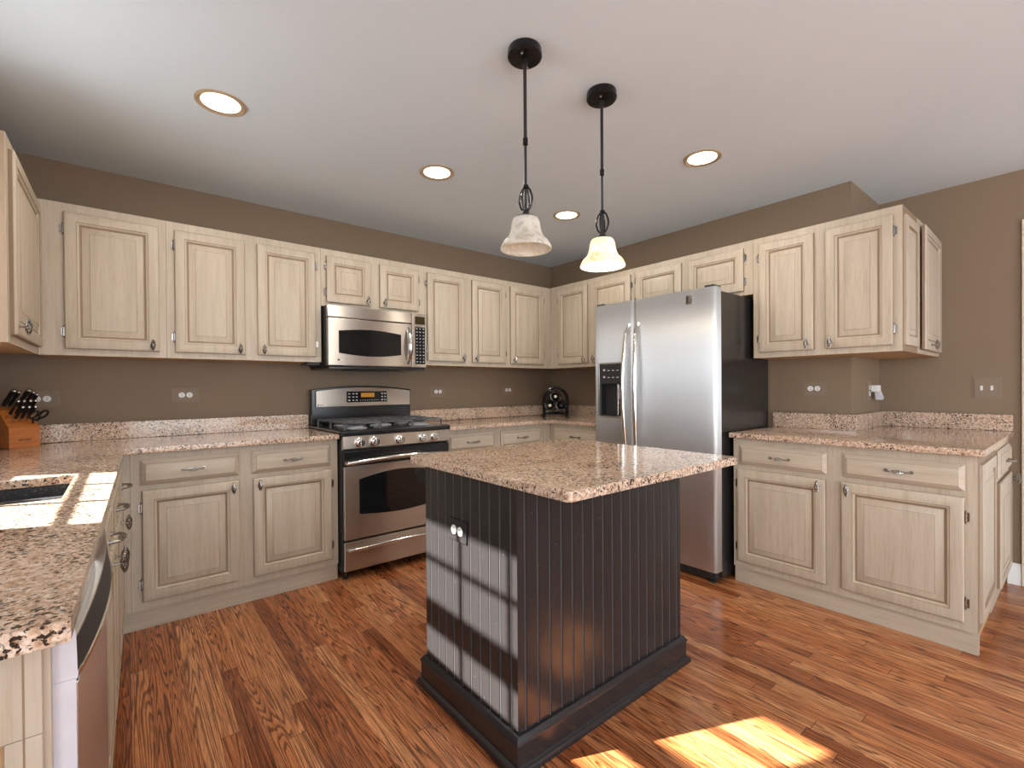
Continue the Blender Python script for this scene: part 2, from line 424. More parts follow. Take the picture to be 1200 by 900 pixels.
for x in (RX0, -1.78, RX1-.06): f.box(x, x+.06, YR-.08, YR-.03, .08, RZ1, TRIMW)
f.box(RX0, RX1, YR-.08, YR-.03, RZ1-.06, RZ1, TRIMW); f.box(RX0, RX1, YR-.08, YR-.03, .08, .16, TRIMW)
o = structure('window_3', f); g = MB(); g.box(RX0, RX1, YR-.058, YR-.052, .1, RZ1-.02, PANE); g.build('pane', o)
# baseboard and the doorway casing at the right edge
b = MB(); b.prism([(XW-.014, 0), (XW, 0), (XW, .125), (XW-.005, .125), (XW-.014, .108)], 'y', -3.316, -3.26, TRIMW)
structure('baseboard_right', b)
b = MB()
b.box(XW-.02, XW, -3.405, -3.318, 0, 2.06, TRIMC, .004); b.box(XW-.02, XW, -4.30, -4.215, 0, 2.06, TRIMC, .004); b.box(XW-.02, XW, -4.30, -3.318, 2.06, 2.145, TRIMC, .004)
structure('trim_1', b)
b = MB(); b.box(XW-.012, XW-.001, -4.214, -3.406, .01, 2.058, TRIMW)
for z0, z1 in ((.2, .9), (1.05, 1.9)):
    for y0, y1 in ((-4.13, -3.86), (-3.76, -3.49)): b.box(XW-.018, XW-.012, y0, y1, z0, z1, TRIMW, .004)
structure('door_1', b)

# ------------------------------------------------------------------ cabinet hardware (shared meshes)
def knob_mesh():
    b = MB(); b.cyl((0, 0, 0), (0, -.003, 0), .007, NICKEL, 12); b.cyl((0, -.002, 0), (0, -.020, 0), .0035, NICKEL, 10)
    for k in range(6):
        pts = []
        for i in range(11):
            u = i/10; a = 2*PI*k/6 + u*2.4; r = .0098*math.sin(PI*(.08+.84*u))
            pts.append((r*math.cos(a), -.026+r*math.sin(a), -.027+.054*u))
        b.tube(pts, .0022, NICKEL, 5)
    for z in (-.027, .027): b.lathe([(0, z-.005), (.0045, z-.002), (.0045, z+.002), (0, z+.005)], NICKEL, (0, -.026, 0), 10)
    return b.mesh('knob')
def pull_mesh():
    b = MB(); L = .048
    for sx in (-1, 1):
        b.tube([(sx*L, 0, 0), (sx*L, -.012, 0), (sx*L*.93, -.022, 0), (sx*L*.7, -.027, 0), (sx*.022, -.028, 0)], [.005, .0045, .0042, .0038, .0036], NICKEL, 8)
        b.lathe([(0, -.003), (.008, -.003), (.008, 0), (0, 0)], NICKEL, (sx*L, 0, 0), 12, 'y')
    for k in range(5):
        pts = []
        for i in range(9):
            u = i/8; a = 2*PI*k/5 + u*2.6; r = .0085*math.sin(PI*(.10+.8*u))
            pts.append((-.024+.048*u, -.028+r*math.cos(a), r*math.sin(a)))
        b.tube(pts, .002, NICKEL, 5)
    return b.mesh('pull')
def hinge_mesh():
    b = MB(); b.cyl((0, -.006, -.022), (0, -.006, .022), .0045, NICKEL, 10)
    for z in (-.026, .026): b.lathe([(0, z-.005), (.0038, z), (0, z+.005)], NICKEL, (0, -.006, 0), 8)
    b.box(-.012, .0, -.003, 0, -.02, .02, NICKEL)
    return b.mesh('hinge')
KNOB, PULL, HINGE = knob_mesh(), pull_mesh(), hinge_mesh()
T = .02
def door_part(parent, x0, x1, z0, z1, hinge, knob, kx=None, hinges=True):
    w, h = x1-x0, z1-z0; fw = min(.058, w*.2)
    b = MB(); b.rings(w, h, [(0, 0, GLAZE), (0, -T+.008, GLAZE), (0, -T+.005, WOODV), (.002, -T+.002, WOODV), (.006, -T, WOODV), (fw-.012, -T, WOODV), (fw-.010, -T+.003, GLAZE), (fw-.004, -T+.004, WOODV),
        (fw, -T+.010, WOODV), (fw+.003, -T+.0115, GLAZE), (fw+.009, -T+.0115, GLAZE), (fw+.012, -T+.010, WOODV), (fw+.038, -T+.0015, WOODV), (fw+.0395, -T+.0005, GLAZE), (fw+.042, -T+.0002, WOODV)])
    d = b.build('door', parent, (x0, 0, z0))
    if hinges:
        hz = min(.085, h*.22)
        for z in (hz, h-hz):
            hx = -.004 if hinge == 'L' else w+.004
            inst('hinge', HINGE, d, (hx, -.002, z), (0, 0, 0 if hinge == 'L' else 0)).scale = (1 if hinge == 'L' else -1, 1, 1)
    if kx is None: kx = w-.03 if hinge == 'L' else .03
    kz = {'B': .032, 'T': h-.035}[knob]
    inst('knob', KNOB, d, (kx, -T, kz))
    return d
def drawer_part(parent, x0, x1, z0, z1, pull=True):
    w, h = x1-x0, z1-z0
    b = MB(); b.rings(w, h, [(0, 0, GLAZE), (0, -.006, GLAZE), (.002, -.008, WOODH), (.020, -T+.002, WOODH), (.0215, -T+.0005, GLAZE), (.024, -T, WOODH)])
    d = b.build('drawer', parent, (x0, 0, z0))
    if pull: inst('pull', PULL, d, (w/2, -T, h/2))
    return d
def cabinet(name, label, loc, rotz, w, z0, z1, depth, doors=(), drawers=(), kick=None, group=None, filler=0, hinges=True):
    t = thing(name, label, 'cabinet', (loc[0], loc[1], 0), rotz, group)
    b = MB(); zb = z0 if kick is None else .10
    fcs = b.box(.0012, w-.0012, 0, depth, zb, z1, WOODV)
    if kick is None: fcs[0].material_index = b.mi(RAW)
    # glaze lines where the frame stiles meet the neighbours
    b.box(0.0, .0012, .002, depth, zb, z1, GLAZE); b.box(w-.0012, w, .002, depth, zb, z1, GLAZE)
    b.build('carcass', t)
    if kick is not None:
        k = MB(); k.box(kick[0], w-kick[1], .018, .045, 0, .10, WOODH); k.box(.02, w-.02, .045, depth-.02, 0, .10, RAW); k.build('toe_kick', t)
    for d in doors: door_part(t, *d, hinges=hinges)
    for d in drawers: drawer_part(t, *d)
    return t

# ------------------------------------------------------------------ wall cabinets
UB, UT = 1.364, 2.125; YU = -.32; XU = -.324
DZ0, DZ1 = 1.397, 2.080
DB = .0
def back_upper(label, x0, x1, doors, z0=UB, name='wall_cabinet'):
    return cabinet(name, label, (x0, YU), 0, x1-x0, z0, UT, -YU-.002,
                   [(a-x0, c-x0, dz0, DZ1, h, 'B') for a, c, dz0, h in doors], group='wall cabinets')
def right_upper(label, y0, y1, doors, z0=UB):
    return cabinet('wall_cabinet', label, (XU, y0), -PI/2, y0-y1, z0, UT, -XU-.002,
                   [(y0-a, y0-c, dz0, DZ1, h, 'B') for a, c, dz0, h in doors], group='wall cabinets')
back_upper('cream wall cabinet with one wide door, left end of the back wall', -3.785, -3.276, [(-3.688, -3.309, DZ0, 'L')])
back_upper('cream two-door wall cabinet on the back wall just left of the microwave', -3.276, -2.443, [(-3.239, -2.894, DZ0, 'L'), (-2.825, -2.482, DZ0, 'R')])
back_upper('short cream two-door wall cabinet directly above the microwave', -2.443, -1.670, [(-2.409, -2.101, 1.770, 'L'), (-2.034, -1.724, 1.770, 'R')], 1.742)
back_upper('cream two-door wall cabinet on the back wall just right of the microwave', -1.670, -.86, [(-1.649, -1.298, DZ0, 'L'), (-1.231, -.879, DZ0, 'R')])
back_upper('cream one-door wall cabinet filling the right end of the back wall, at the corner', -.86, -.002, [(-.821, -.419, DZ0, 'R')])
right_upper('tall cream two-door wall cabinet between the corner and the fridge', -.325, -1.275, [(-.436, -.797, DZ0, 'L'), (-.847, -1.251, DZ0, 'R')])
right_upper('short cream two-door wall cabinet above the stainless fridge', -1.275, -2.197, [(-1.302, -1.695, 1.805, 'L'), (-1.751, -2.140, 1.805, 'R')], 1.778)
t = right_upper('cream two-door wall cabinet right of the fridge, above the outlet', -2.197, -2.952, [(-2.237, -2.544, DZ0, 'L'), (-2.605, -2.914, DZ0, 'R')])
# decorative end panel facing the room, a child of that cabinet
b = MB(); b.rings(.30, DZ1-DZ0, [(0, 0, GLAZE), (0, -.010, WOODV), (.003, -.012, WOODV), (.05, -.012, WOODV), (.053, -.006, GLAZE), (.060, -.004, GLAZE), (.085, -.010, WOODV), (.088, -.010, GLAZE), (.09, -.010, WOODV)])
o = b.build('end_panel', t); o.location = (2.952-2.197+.0, .03, DZ0); o.rotation_euler = (0, 0, PI/2)
cabinet('wall_cabinet', 'deep cream wall cabinet against the right wall, its door facing the room', (.0, -2.953), 0, XW-.003, UB, UT, -2.953*-1-2.643,
        [(.045, .565, DZ0-.01, DZ1+.012, 'R', 'B', .16)], group='wall cabinets', hinges=False)
d = [o for o in COL.objects if o.name.startswith('door') and o.parent and o.parent.name.startswith('wall_cabinet')][-1]
d.rotation_euler.z = .022; d.location.x = .565-.52*math.cos(.022); d.location.y = -.52*math.sin(.022)-.001     # left a little ajar
# left wall
t = cabinet('wall_cabinet', 'cream wall cabinet on the left wall, seen almost edge-on', (-3.785, -1.085), PI/2, .765, UB, UT, .322,
        [(.045, .735, DZ0, DZ1, 'R', 'B')], group='wall cabinets', hinges=False)

# ------------------------------------------------------------------ base cabinets
YB = -.61; CT0, CT1 = .877, .9065
G = 'base cabinets'
BX = 3.486
cabinet('base_cabinet', 'cream two-door base cabinet with two drawers, left of the range', (-BX, YB), 0, -2.443+BX, 0, CT0-.001, .60,
        [(-3.400+BX, -2.981+BX, .143, .690, 'L', 'T'), (-2.913+BX, -2.486+BX, .143, .690, 'R', 'T')],
        [(-3.406+BX, -2.979+BX, .716, .842), (-2.917+BX, -2.489+BX, .716, .842)], (0, 0), G)
b = MB(); b.box(-3.4455, -3.4435, YB-.0006, YB+.001, .10, CT0-.002, GLAZE); b.build('stile_joint', [o for o in COL.objects if o.name == 'base_cabinet'][0], (BX, -YB, 0))
cabinet('base_cabinet', 'cream base cabinet with two drawers just right of the range', (-1.668, YB), 0, -.70+1.668, 0, CT0-.001, .60,
        [(-1.645+1.668, -1.222+1.668, .143, .690, 'L', 'T'), (-1.163+1.668, -.731+1.668, .143, .690, 'R', 'T')],
        [(-1.649+1.668, -1.222+1.668, .716, .842), (-1.163+1.668, -.731+1.668, .716, .842)], (0, 0), G)
cabinet('base_cabinet', 'cream corner base cabinet between the corner and the fridge', (-.612, -.612), -PI/2, 1.225-.612, 0, CT0-.001, .60,
        [(.045, .575, .143, .690, 'L', 'T')], [(.045, .575, .716, .842)], (0, 0), G)
b = MB(); b.box(-.699, -.613, YB, -.02, .10, CT0-.001, WOODV); b.box(-.699, -.613, YB+.018, -.1, 0, .10, WOODH)
tag(b.build('corner_filler'), 'plain cream filler post in the inside corner of the base cabinets', 'cabinet')
XB = -.606; YE = -3.262
cabinet('base_cabinet', 'cream two-door base cabinet under the right counter, facing the island', (XB, -2.200), -PI/2, -2.200-YE, 0, CT0-.001, .60,
        [(.029, .490, .140, .690, 'L', 'T'), (.560, 1.020, .140, .690, 'R', 'T')], [(.037, .495, .716, .835), (.565, 1.022, .716, .835)], (0, .0), G)
bc = [o for o in COL.objects if o.name.startswith('base_cabinet')][-1]
b = MB(); b.rings(.47, .70, [(0, 0, GLAZE), (0, -.010, WOODV), (.003, -.012, WOODV), (.05, -.012, WOODV), (.053, -.006, GLAZE), (.060, -.004, GLAZE), (.085, -.010, WOODV), (.088, -.010, GLAZE), (.09, -.010, WOODV)])
o = b.build('end_panel', bc); o.location = (-2.200-YE, .055, .13); o.rotation_euler = (0, 0, PI/2)
cabinet('base_cabinet', 'cream base cabinet at the right wall with drawer and door facing the room', (-.003, YE-.002), 0, XW-.005, 0, CT0-.001, .60,
        [(.030, .555, .125, .675, 'L', 'T', .50)], [(.0, .545, .700, .842)], (0, 0), G, hinges=False)

# left run under the sink: very slightly out of square, as in the photograph
LA = .0225; LROT = PI/2-math.atan(LA)
def LX(y): return -3.487-LA*(-.65-y)
def left_base(name, label, y0, y1, doors, drawers, cat='cabinet'):
    return cabinet(name, label, (LX(y0), y0), LROT, y1-y0, 0, CT0-.001, .60, doors, drawers, (0, 0), G, hinges=False)
left_base('base_cabinet', 'narrow cream base cabinet with drawer and door in the left corner', -1.195, -.655,
          [(.03, .47, .143, .690, 'R', 'T', .05)], [(.03, .43, .716, .842)])
def sink_base():
    y0, y1 = -2.085, -1.197; w = y1-y0
    t = cabinet('base_cabinet', 'cream base cabinet under the dark sink, two doors and false drawer fronts', (LX(y0), y0), LROT, w, 0, .66, .60, [(.03, .435, .143, .690, 'L', 'T'), (.455, .86, .143, .690, 'R', 'T')], [(.03, .425, .716, .842), (.465, .86, .716, .842)], (0, 0), G, hinges=False)
    b = MB(); b.box(.0, w, 0, .02, .66, CT0-.001, WOODH); b.box(0, .018, .02, .60, .66, CT0-.001, WOODV); b.box(w-.018, w, .02, .60, .66, CT0-.001, WOODV); b.build('face_rail', t)
sink_base()
# finished end panel of the left run
t = thing('end_cabinet', 'cream framed end panel closing the left counter run nearest the camera', 'cabinet', (-3.5345, -2.722, 0), 0)
b = MB(); b.box(-.565, 0, 0, .019, 0, CT0-.001, WOODV); b.build('panel', t)
b = MB(); b.box(-.565, -.006, -.016, 0, .76, .868, WOODV, .002); b.box(-.565, -.006, -.016, 0, 0, .13, WOODV, .002)
b.box(-.040, -.006, -.016, 0, .13, .76, WOODV, .002); b.box(-.565, -.50, -.016, 0, .13, .76, WOODV, .002)
b.box(-.0235, -.0215, -.0168, -.0158, .0, .868, GLAZE); b.build('frame', t)
b = MB(); b.box(-.50, -.040, -.006, -.001, .13, .76, RAW); b.build('recessed_panel', t)

# ------------------------------------------------------------------ countertops
def splash(t, x0, x1, y0, y1):
    b = MB(); b.box(x0, x1, y0, y1, CT1+.0005, 1.005, GRAN, .003); b.build('backsplash', t)
YC = -.653
t = thing('countertop', 'speckled granite countertop running from the sink along the wall to the range', 'countertop', (0, 0, 0))
xs = [XL+.003, -4.01, -3.59, -3.4635, -2.446]; ys = [-2.772, -1.87, -1.42, YC, -.003]
def pres(i, j): return not ((i == 1 and j == 1) or (i == 3 and j < 3))
def warp(x, y): return (x-LA*(YC-y) if x == -3.4635 and y < YC else x, y)
b = MB(); b.slab(xs, ys, pres, CT0, CT1, GRAN, warp)
b.build('worktop', t); splash(t, XL+.003, -2.446, -.033, -.003); splash(t, XL+.003, XL+.03, -2.76, -.034)
t = thing('countertop', 'granite countertop in the back corner between the range and the fridge', 'countertop')
xs = [-1.661, -.648, -.003]; ys = [-1.232, YC, -.003]
b = MB(); b.slab(xs, ys, lambda i, j: not (i == 0 and j == 0), CT0, CT1, GRAN); b.build('worktop', t)
splash(t, -1.661, -.003, -.033, -.003); splash(t, -.033, -.003, -1.232, -.034)
t = thing('countertop', 'granite countertop right of the fridge, ending at the light switch', 'countertop')
xs = [-.648, -.003, XW-.003]; ys = [-3.287, YJ-.003, -2.194]
b = MB(); b.slab(xs, ys, lambda i, j: not (i == 1 and j == 1), CT0, CT1, GRAN); b.build('worktop', t)
splash(t, -.033, -.003, YJ-.033, -2.197); splash(t, -.0025, XW-.034, YJ-.033, YJ-.003); splash(t, XW-.033, XW-.003, -3.284, YJ-.003)

# sink
t = thing('kitchen_sink', 'dark composite sink set into the granite counter by the left wall', 'sink', (-3.80, -1.645, 0))
b = MB(); zt, zb = CT0-.001, .69
for x0, x1, y0, y1 in ((-.225, -.210, -.24, .24), (.210, .225, -.24, .24), (-.21, .21, .225, .24), (-.21, .21, -.24, -.225)): b.box(x0, x1, y0, y1, zb, zt, SINK)
b.box(-.225, .225, -.24, .24, zb-.012, zb, SINK); b.build('bowl', t)
b = MB(); b.box(-.2095, .2095, .02, .07, zb+.0005, .868, SINK, .014, 3); b.build('divider', t)
b = MB(); b.lathe([(.02, zb+.001), (.042, zb+.002), (.045, zb+.004), (.03, zb+.005), (0, zb+.003)], CHROME, (0, .15, 0), 24); b.build('drain', t)

# ------------------------------------------------------------------ dishwasher
def dishwasher():
    y0 = -2.700; w = .60
    t = thing('dishwasher', 'stainless dishwasher with curved control panel under the left counter end', 'dishwasher', (LX(y0), y0, 0), LROT)
    b = MB(); b.box(.004, w-.004, .006, .54, .10, CT0-.004, GREYP); b.build('tub', t)
    b = MB(); b.box(0.002, w-.002, .03, .05, 0, .10, BLKM); b.build('kick_plate', t)
    b = MB(); b.box(0.0, w, -.024, -.004, .105, .796, STEELV, .003); b.box(-.0006, w+.0006, -.0215, .004, .106, .7998, GREYP); b.build('door', t)
    # control panel bowed out towards the room: steel top band, dark band, steel rim
    f = MB(); k = 28; bands = [(.004, 0, .872, None), (-.020, .10, .872, STEELV), (-.022, .50, .858, STEELV), (-.022, .54, .855, CHROME), (-.023, .92, .810, BLKM), (-.024, 1.0, .809, CHROME), (-.023, 1.0, .800, CHROME), (.004, 0, .800, STEELV)]
    prev = None; fs = []
    for i in range(k+1):
        u = i/k; sn = math.sin(PI*u)**.8
        row = [f.bm.verts.new((w*u, y-.022*a*sn, z)) for y, a, z, _ in bands]
        if prev:
            for q in range(len(bands)-1):
                fc = f.bm.faces.new([prev[q], row[q], row[q+1], prev[q+1]]); fc.material_index = f.mi(bands[q+1][3]); fs.append(fc)
        if i in (0, k): fc = f.bm.faces.new(row); fc.material_index = f.mi(GREYP); fs.append(fc)
        prev = row
    bmesh.ops.recalc_face_normals(f.bm, faces=fs); f.build('control_panel', t)
dishwasher()

# ------------------------------------------------------------------ range
def gas_range():
    X0, Y0 = -2.435, -.655; w = .758
    t = thing('gas_range', 'stainless steel gas range with black cooktop standing between the base cabinets', 'range', (X0, Y0, 0))
    b = MB(); b.box(0, w, 0, .625, .05, .905, BLKM, .003); b.build('body', t)
    for x in (.03, w-.03):
        b = MB(); b.lathe([(.018, 0), (.018, .012), (.010, .016), (.010, .05)], BLKM, (x, .03, 0), 16); b.build('foot', t)
    b = MB(); b.box(-.012, w+.012, -.012, .628, .9075, .926, BLK, .005, 3); b.box(-.008, w+.008, -.030, -.010, .893, .924, BLK, .006, 3); b.build('cooktop', t)
    # control panel, knobs
    b = MB(); b.prism([(-.002, .806), (-.020, .806), (-.034, .816), (-.030, .892), (-.002, .892)], 'x', 0, w, STEELH, .002); b.build('control_panel', t)
    for x in (.102, .200, .373, .544, .637):
        k = MB(); k.lathe([(.030, -.032), (.030, -.038), (.024, -.040), (.023, -.066), (.019, -.070), (0, -.070)], CHROME, (0, 0, 0), 28, 'y')
        k.box(-.005, .005, -.076, -.066, -.022, .022, CHROME, .002); k.build('knob', t, (x, 0, .851))
    # oven door
    d = MB(); d.box(.006, w-.006, -.032, -.004, .252, .706, STEELH, .004); d.box(.006, w-.006, -.030, -.004, .708, .796, BLK, .004); d.build('oven_door', t)
    door = [o for o in t.children if o.name.startswith('oven_door')][-1]
    n = 20; x0, x1 = .098, w-.098
    up = [(x0+(x1-x0)*i/n, .622+.036*math.sin(PI*i/n)) for i in range(n+1)]; lo = [(x0+(x1-x0)*i/n, .405-.022*math.sin(PI*i/n)) for i in range(n+1)]
    g = MB(); g.prism(lo+up[::-1], 'y', -.0335, -.0322, BLKG); g.build('window', door)
    h = MB(); pts = [(.022, -.030, .727), (.026, -.052, .728)] + [(.026+(w-.052)*i/16, -.056-.026*math.sin(PI*i/16), .728+.020*math.sin(PI*i/16)) for i in range(1, 16)] + [(w-.026, -.052, .728), (w-.022, -.030, .727)]
    h.tube(pts, .0135, CHROME, 14); h.build('handle', door)
    d = MB(); d.box(.006, w-.006, -.030, -.004, .060, .240, STEELH, .004); dr = d.build('drawer', t)
    h = MB(); pts = [(.026, -.028, .192), (.030, -.046, .190)] + [(.03+(w-.06)*i/16, -.050-.016*math.sin(PI*i/16), .190+.012*math.sin(PI*i/16)) for i in range(1, 16)] + [(w-.030, -.046, .190), (w-.026, -.028, .192)]
    h.tube(pts, .011, CHROME, 12); h.build('handle', dr)
    # backguard
    n = 24
    def arch(x0, x1, zb, zs, rise): return [(x0, zb), (x1, zb)] + [(x1-(x1-x0)*i/n, zs+rise*(1-(2*i/n-1)**2)) for i in range(n+1)]
    b = MB(); b.prism(arch(-.004, w+.004, .927, 1.178, .030), 'y', .570, .622, BLK, .004); bgd = b.build('backguard', t)
    b = MB(); b.prism(arch(.020, w-.008, 1.056, 1.170, .026), 'y', .552, .571, STEELH, .004, 3); fp = b.build('fascia', bgd)
    b = MB(); b.box(.236, .552, .5495, .5525, 1.085, 1.166, BLKG, .001)
    rnd = random.Random(3)
    for cx in (.256, .286, .312, .512, .536):
        for cz in (1.100, 1.124, 1.148): b.box(cx-.007, cx+.007, .5488, .5497, cz-.004, cz+.004, KEYS)
    for i in range(9): b.box(.336+i*.018, .344+i*.018, .5488, .5497, 1.097, 1.101, KEYS)
    b.box(.345, .450, .5488, .5497, 1.122, 1.154, AMBER); b.build('display', fp)
    b = MB(); b.lathe([(0, .5510), (.006, .5512), (.006, .5525), (0, .5525)], DARK, (.035, 0, 1.070), 16, 'y'); b.box(.046, .072, .5514, .5525, 1.068, 1.072, DARK); b.build('emblem', fp)
    # burners and grates
    for x, y, r in ((.15, .14, .045), (.15, .42, .036), (.379, .28, .05), (.608, .14, .05), (.608, .42, .036)):
        k = MB(); k.lathe([(r*1.5, .9265), (r*1.4, .932), (r, .933), (r, .942), (r*.8, .944)], GREYB, (x, y, 0), 28); bu = k.build('burner', t)
        k = MB(); k.lathe([(0, .9445), (r*.78, .9445), (r*.82, .950), (r*.7, .954), (0, .955)], IRON, (x, y, 0), 28); k.build('cap', bu)
    for gx in (.03, .262, .494):
        g = MB(); gw = .228; y0, y1 = .02, .545; z = .966; r = .0075
        g.tube([(gx, y0, z), (gx+gw, y0, z), (gx+gw, y1, z), (gx, y1, z)], r, IRON, 6, True)
        for y in (.15, .28, .41): g.tube([(gx, y, z), (gx+gw, y, z)], r, IRON, 6)
        for k in range(2):
            cx, cy = gx+gw/2, .14+.28*k
            for a in range(4): g.tube([(cx+.03*math.cos(a*PI/2), cy+.03*math.sin(a*PI/2), z+.001), (cx+.11*math.cos(a*PI/2), cy+.12*math.sin(a*PI/2), z+.001)], r*.9, IRON, 6)
        for x in (gx, gx+gw):
            for y in (y0, (y0+y1)/2, y1): g.tube([(x, y, z), (x, y, .9268)], r, IRON, 6)
        g.build('grate', t)
gas_range()

# ------------------------------------------------------------------ microwave
def microwave():
    X0, Y0, Z0 = -2.431, -.400, 1.335; w, h = .728, .405
    t = thing('microwave', 'stainless over-the-range microwave mounted under the short wall cabinet', 'microwave', (X0, Y0, Z0))
    b = MB(); b.box(0, w, .024, .396, 0.0, h, BLKM, .003); b.build('body', t)
    b = MB(); b.box(.01, w-.01, -.004, .39, -.016, -.0005, BLK, .003); b.box(.16, .52, .05, .2, -.022, -.016, BLKM, .002); b.build('underside_vent', t)
    b = MB(); b.prism([(.023, .326), (-.006, .326), (-.012, .331), (-.002, h), (.023, h)], 'x', .002, .606, STEELH, .002); b.build('vent_fascia', t)
    d = MB(); d.box(.002, .606, -.012, .023, .006, .322, STEELH, .005, 3); d.build('door', t); door = [o for o in t.children if o.name.startswith('door')][-1]
    n = 18; x0, x1 = .072, .520
    up = [(x0+(x1-x0)*i/n, .238+.018*math.sin(PI*i/n)) for i in range(n+1)]; lo = [(x0+(x1-x0)*i/n, .090-.018*math.sin(PI*i/n)) for i in range(n+1)]
    g = MB(); g.prism(lo+up[::-1], 'y', -.0135, -.0122, BLKG); g.build('window', door)
    g = MB(); g.tube([(.576, -.010, .290)] + [(.576, -.014-.038*math.sin(PI*i/14)**.8, .286-.252*i/14) for i in range(1, 14)] + [(.576, -.010, .034)], [.012] + [.012+.008*math.sin(PI*i/14) for i in range(1, 14)] + [.012], CHROME, 12); g.build('handle', door)
    g = MB(); g.lathe([(0, -.0135), (.007, -.0135), (.007, -.0122), (0, -.0122)], DARK, (.070, 0, .044), 18, 'y'); g.box(.082, .104, -.0132, -.0122, .040, .047, KEYS); g.build('emblem', door)
    c = MB(); c.box(.610, w-.002, -.010, .023, .006, h-.002, STEELH, .004); cp = c.build('control_panel', t)
    g = MB(); g.box(.634, .716, -.0115, -.0102, .325, .382, OLIVE); g.build('display', cp)
    g = MB(); g.box(.634, .716, -.0115, -.0102, .030, .305, BLKG)
    for j in range(11):
        for i in range(3):
            x = .648+i*.027; z = .292-j*.0245; s = .006 if j in (0, 1, 3, 8, 10) else .0035
            g.box(x-s, x+s, -.0123, -.0114, z-.0028, z+.0028, KEYS)
    g.build('keypad', cp)
microwave()
b = MB(); b.prism([(0, 0), (.10, 0), (.10, .018), (.03, .018)], 'y', 0, .12, BLKM, .003)
tag(b.build('under_cabinet_light', None, (-2.545, -.30, 1.345)), 'small flat black fixture under the wall cabinet left of the microwave', 'light')

